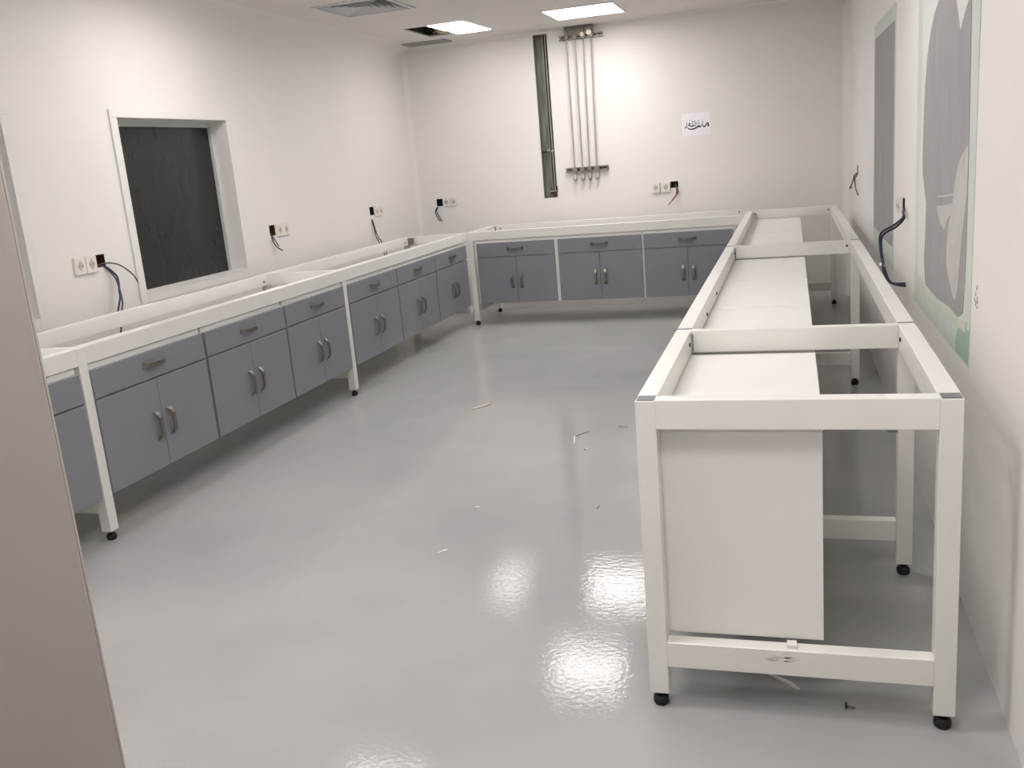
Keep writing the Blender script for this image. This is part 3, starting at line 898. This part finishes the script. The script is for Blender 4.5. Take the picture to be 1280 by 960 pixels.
t = thing('wall_patch', 'farther green plasterboard patch with flat grey filler on the right wall', 'wall patch', (XR, 3.5, 0.74), group='green plasterboard patches on the right wall')
layer(t, 'board', [(4.13, 0.745), (2.905, 0.738), (2.905, 2.035), (4.13, 2.05)], 'gypsum', 0.0, 0.002)
layer(t, 'filler_coat', [(4.10, 1.972), (3.5, 1.965), (2.945, 1.955), (2.93, 0.90), (2.95, 0.858), (3.4, 0.852), (3.8, 0.860), (4.12, 0.862)], 'filler', 0.0018, 0.0030)
layer(t, 'plaster_edge', [(4.10, 0.860), (3.5, 0.852), (2.95, 0.857), (2.93, 0.82), (3.5, 0.805), (4.10, 0.815)], 'yellowgreen', 0.0018, 0.0034)
bm = bmesh.new()
for (ya, za), (yb, zb) in (((0.623, 1.006), (0.630, 0.992)), ((0.644, 0.985), (0.640, 0.972)), ((0.664, 0.966), (0.648, 0.957)), ((0.634, 0.960), (0.640, 0.945)), ((0.620, 0.975), (0.614, 0.955)), ((0.612, 0.948), (0.622, 0.940))):
    tube(bm, [(XR-0.0005, ya, za), (XR-0.0005, yb, zb)], 0.0014, 6)
tag(obj('scuff_mark', bm, 'greyscrap'), 'small grey pencil scuffs on the right wall beside the nearest green patch', 'mark')

# ------------------------------------------------------------------ bits on the floor
def sliver(name, label, cat, pts, wd, material, th=0.004):
    bm = bmesh.new()
    P = [Vector((x, y, 0.0)) for x, y in pts]
    n = len(P); L = []; Rr = []
    for i, p in enumerate(P):
        d = (P[min(i+1, n-1)]-P[max(i-1, 0)]).normalized()
        nn = Vector((-d.y, d.x, 0))
        q = wd*(0.6+0.4*math.sin(math.pi*(i+0.5)/n))
        L.append((p+nn*q)); Rr.append((p-nn*q))
    ring = L + Rr[::-1]
    a = [bm.verts.new((v.x, v.y, 0.0005)) for v in ring]
    b = [bm.verts.new((v.x, v.y, th + 0.002*((i*7) % 3))) for i, v in enumerate(ring)]
    m_ = len(ring)
    bm.faces.new(a[::-1]); bm.faces.new(b)
    for i in range(m_):
        bm.faces.new((a[i], a[(i+1) % m_], b[(i+1) % m_], b[i]))
    bmesh.ops.recalc_face_normals(bm, faces=bm.faces[:])
    return tag(obj(name, bm, material), label, cat)
sliver('wood_chip', 'pale wood splinter on the floor in the middle of the room', 'wood chip', [(-1.500, 2.955), (-1.470, 3.005), (-1.445, 3.035), (-1.425, 3.085)], 0.009, 'wood', 0.005)
sliver('floor_shaving', 'white upright shaving of the two beside each other on the floor', 'shaving', [(-0.748, 2.43), (-0.730, 2.35), (-0.716, 2.28)], 0.0036, 'scrap', 0.0015)
sliver('floor_shaving', 'grey slanted shaving beside the white one on the floor', 'shaving', [(-0.735, 2.425), (-0.716, 2.462), (-0.685, 2.50)], 0.0030, 'greyscrap', 0.0015)
sliver('floor_shaving', 'tiny grey shaving close to the right bench cabinets', 'shaving', [(-0.540, 2.604), (-0.515, 2.597), (-0.488, 2.588)], 0.0030, 'greyscrap', 0.0015)
sliver('floor_shaving', 'thin dark shaving on the floor above the bright reflections', 'shaving', [(-0.424, 1.400), (-0.421, 1.43), (-0.428, 1.462)], 0.0024, 'greyscrap', 0.0015)
sliver('paper_scrap', 'small white paper scrap, left of the bright floor reflections', 'scrap', [(-0.958, 0.886), (-0.942, 0.912), (-0.924, 0.934)], 0.0042, 'scrap', 0.0015)
sliver('paper_scrap', 'tiny white curl of scrap in the middle of the floor', 'scrap', [(-0.962, 1.372), (-0.949, 1.380), (-0.936, 1.374)], 0.0045, 'scrap', 0.003)
sliver('paper_scrap', 'tiny white crumb right of the pair of floor shavings', 'scrap', [(-0.646, 2.196), (-0.635, 2.204), (-0.626, 2.196)], 0.0042, 'scrap', 0.0015)
sliver('floor_shaving', 'narrow pale strip on the floor under the nearest right bench frame', 'shaving', [(0.300, 0.205), (0.328, 0.182), (0.352, 0.163), (0.380, 0.138)], 0.005, 'scrap')
t = thing('bolt', 'small black bolt lying on the floor under the nearest bench frame', 'bolt', (0.50, 0.069, 0.0))
bm = bmesh.new()
tube(bm, [(0.494, 0.069, 0.009), (0.498, 0.069, 0.009)], 0.009, 6)
obj('head', bm, 'black', t)
bm = bmesh.new()
tube(bm, [(0.498, 0.069, 0.008), (0.518, 0.066, 0.0045)], 0.0035, 8)
obj('shank', bm, 'steel', t)
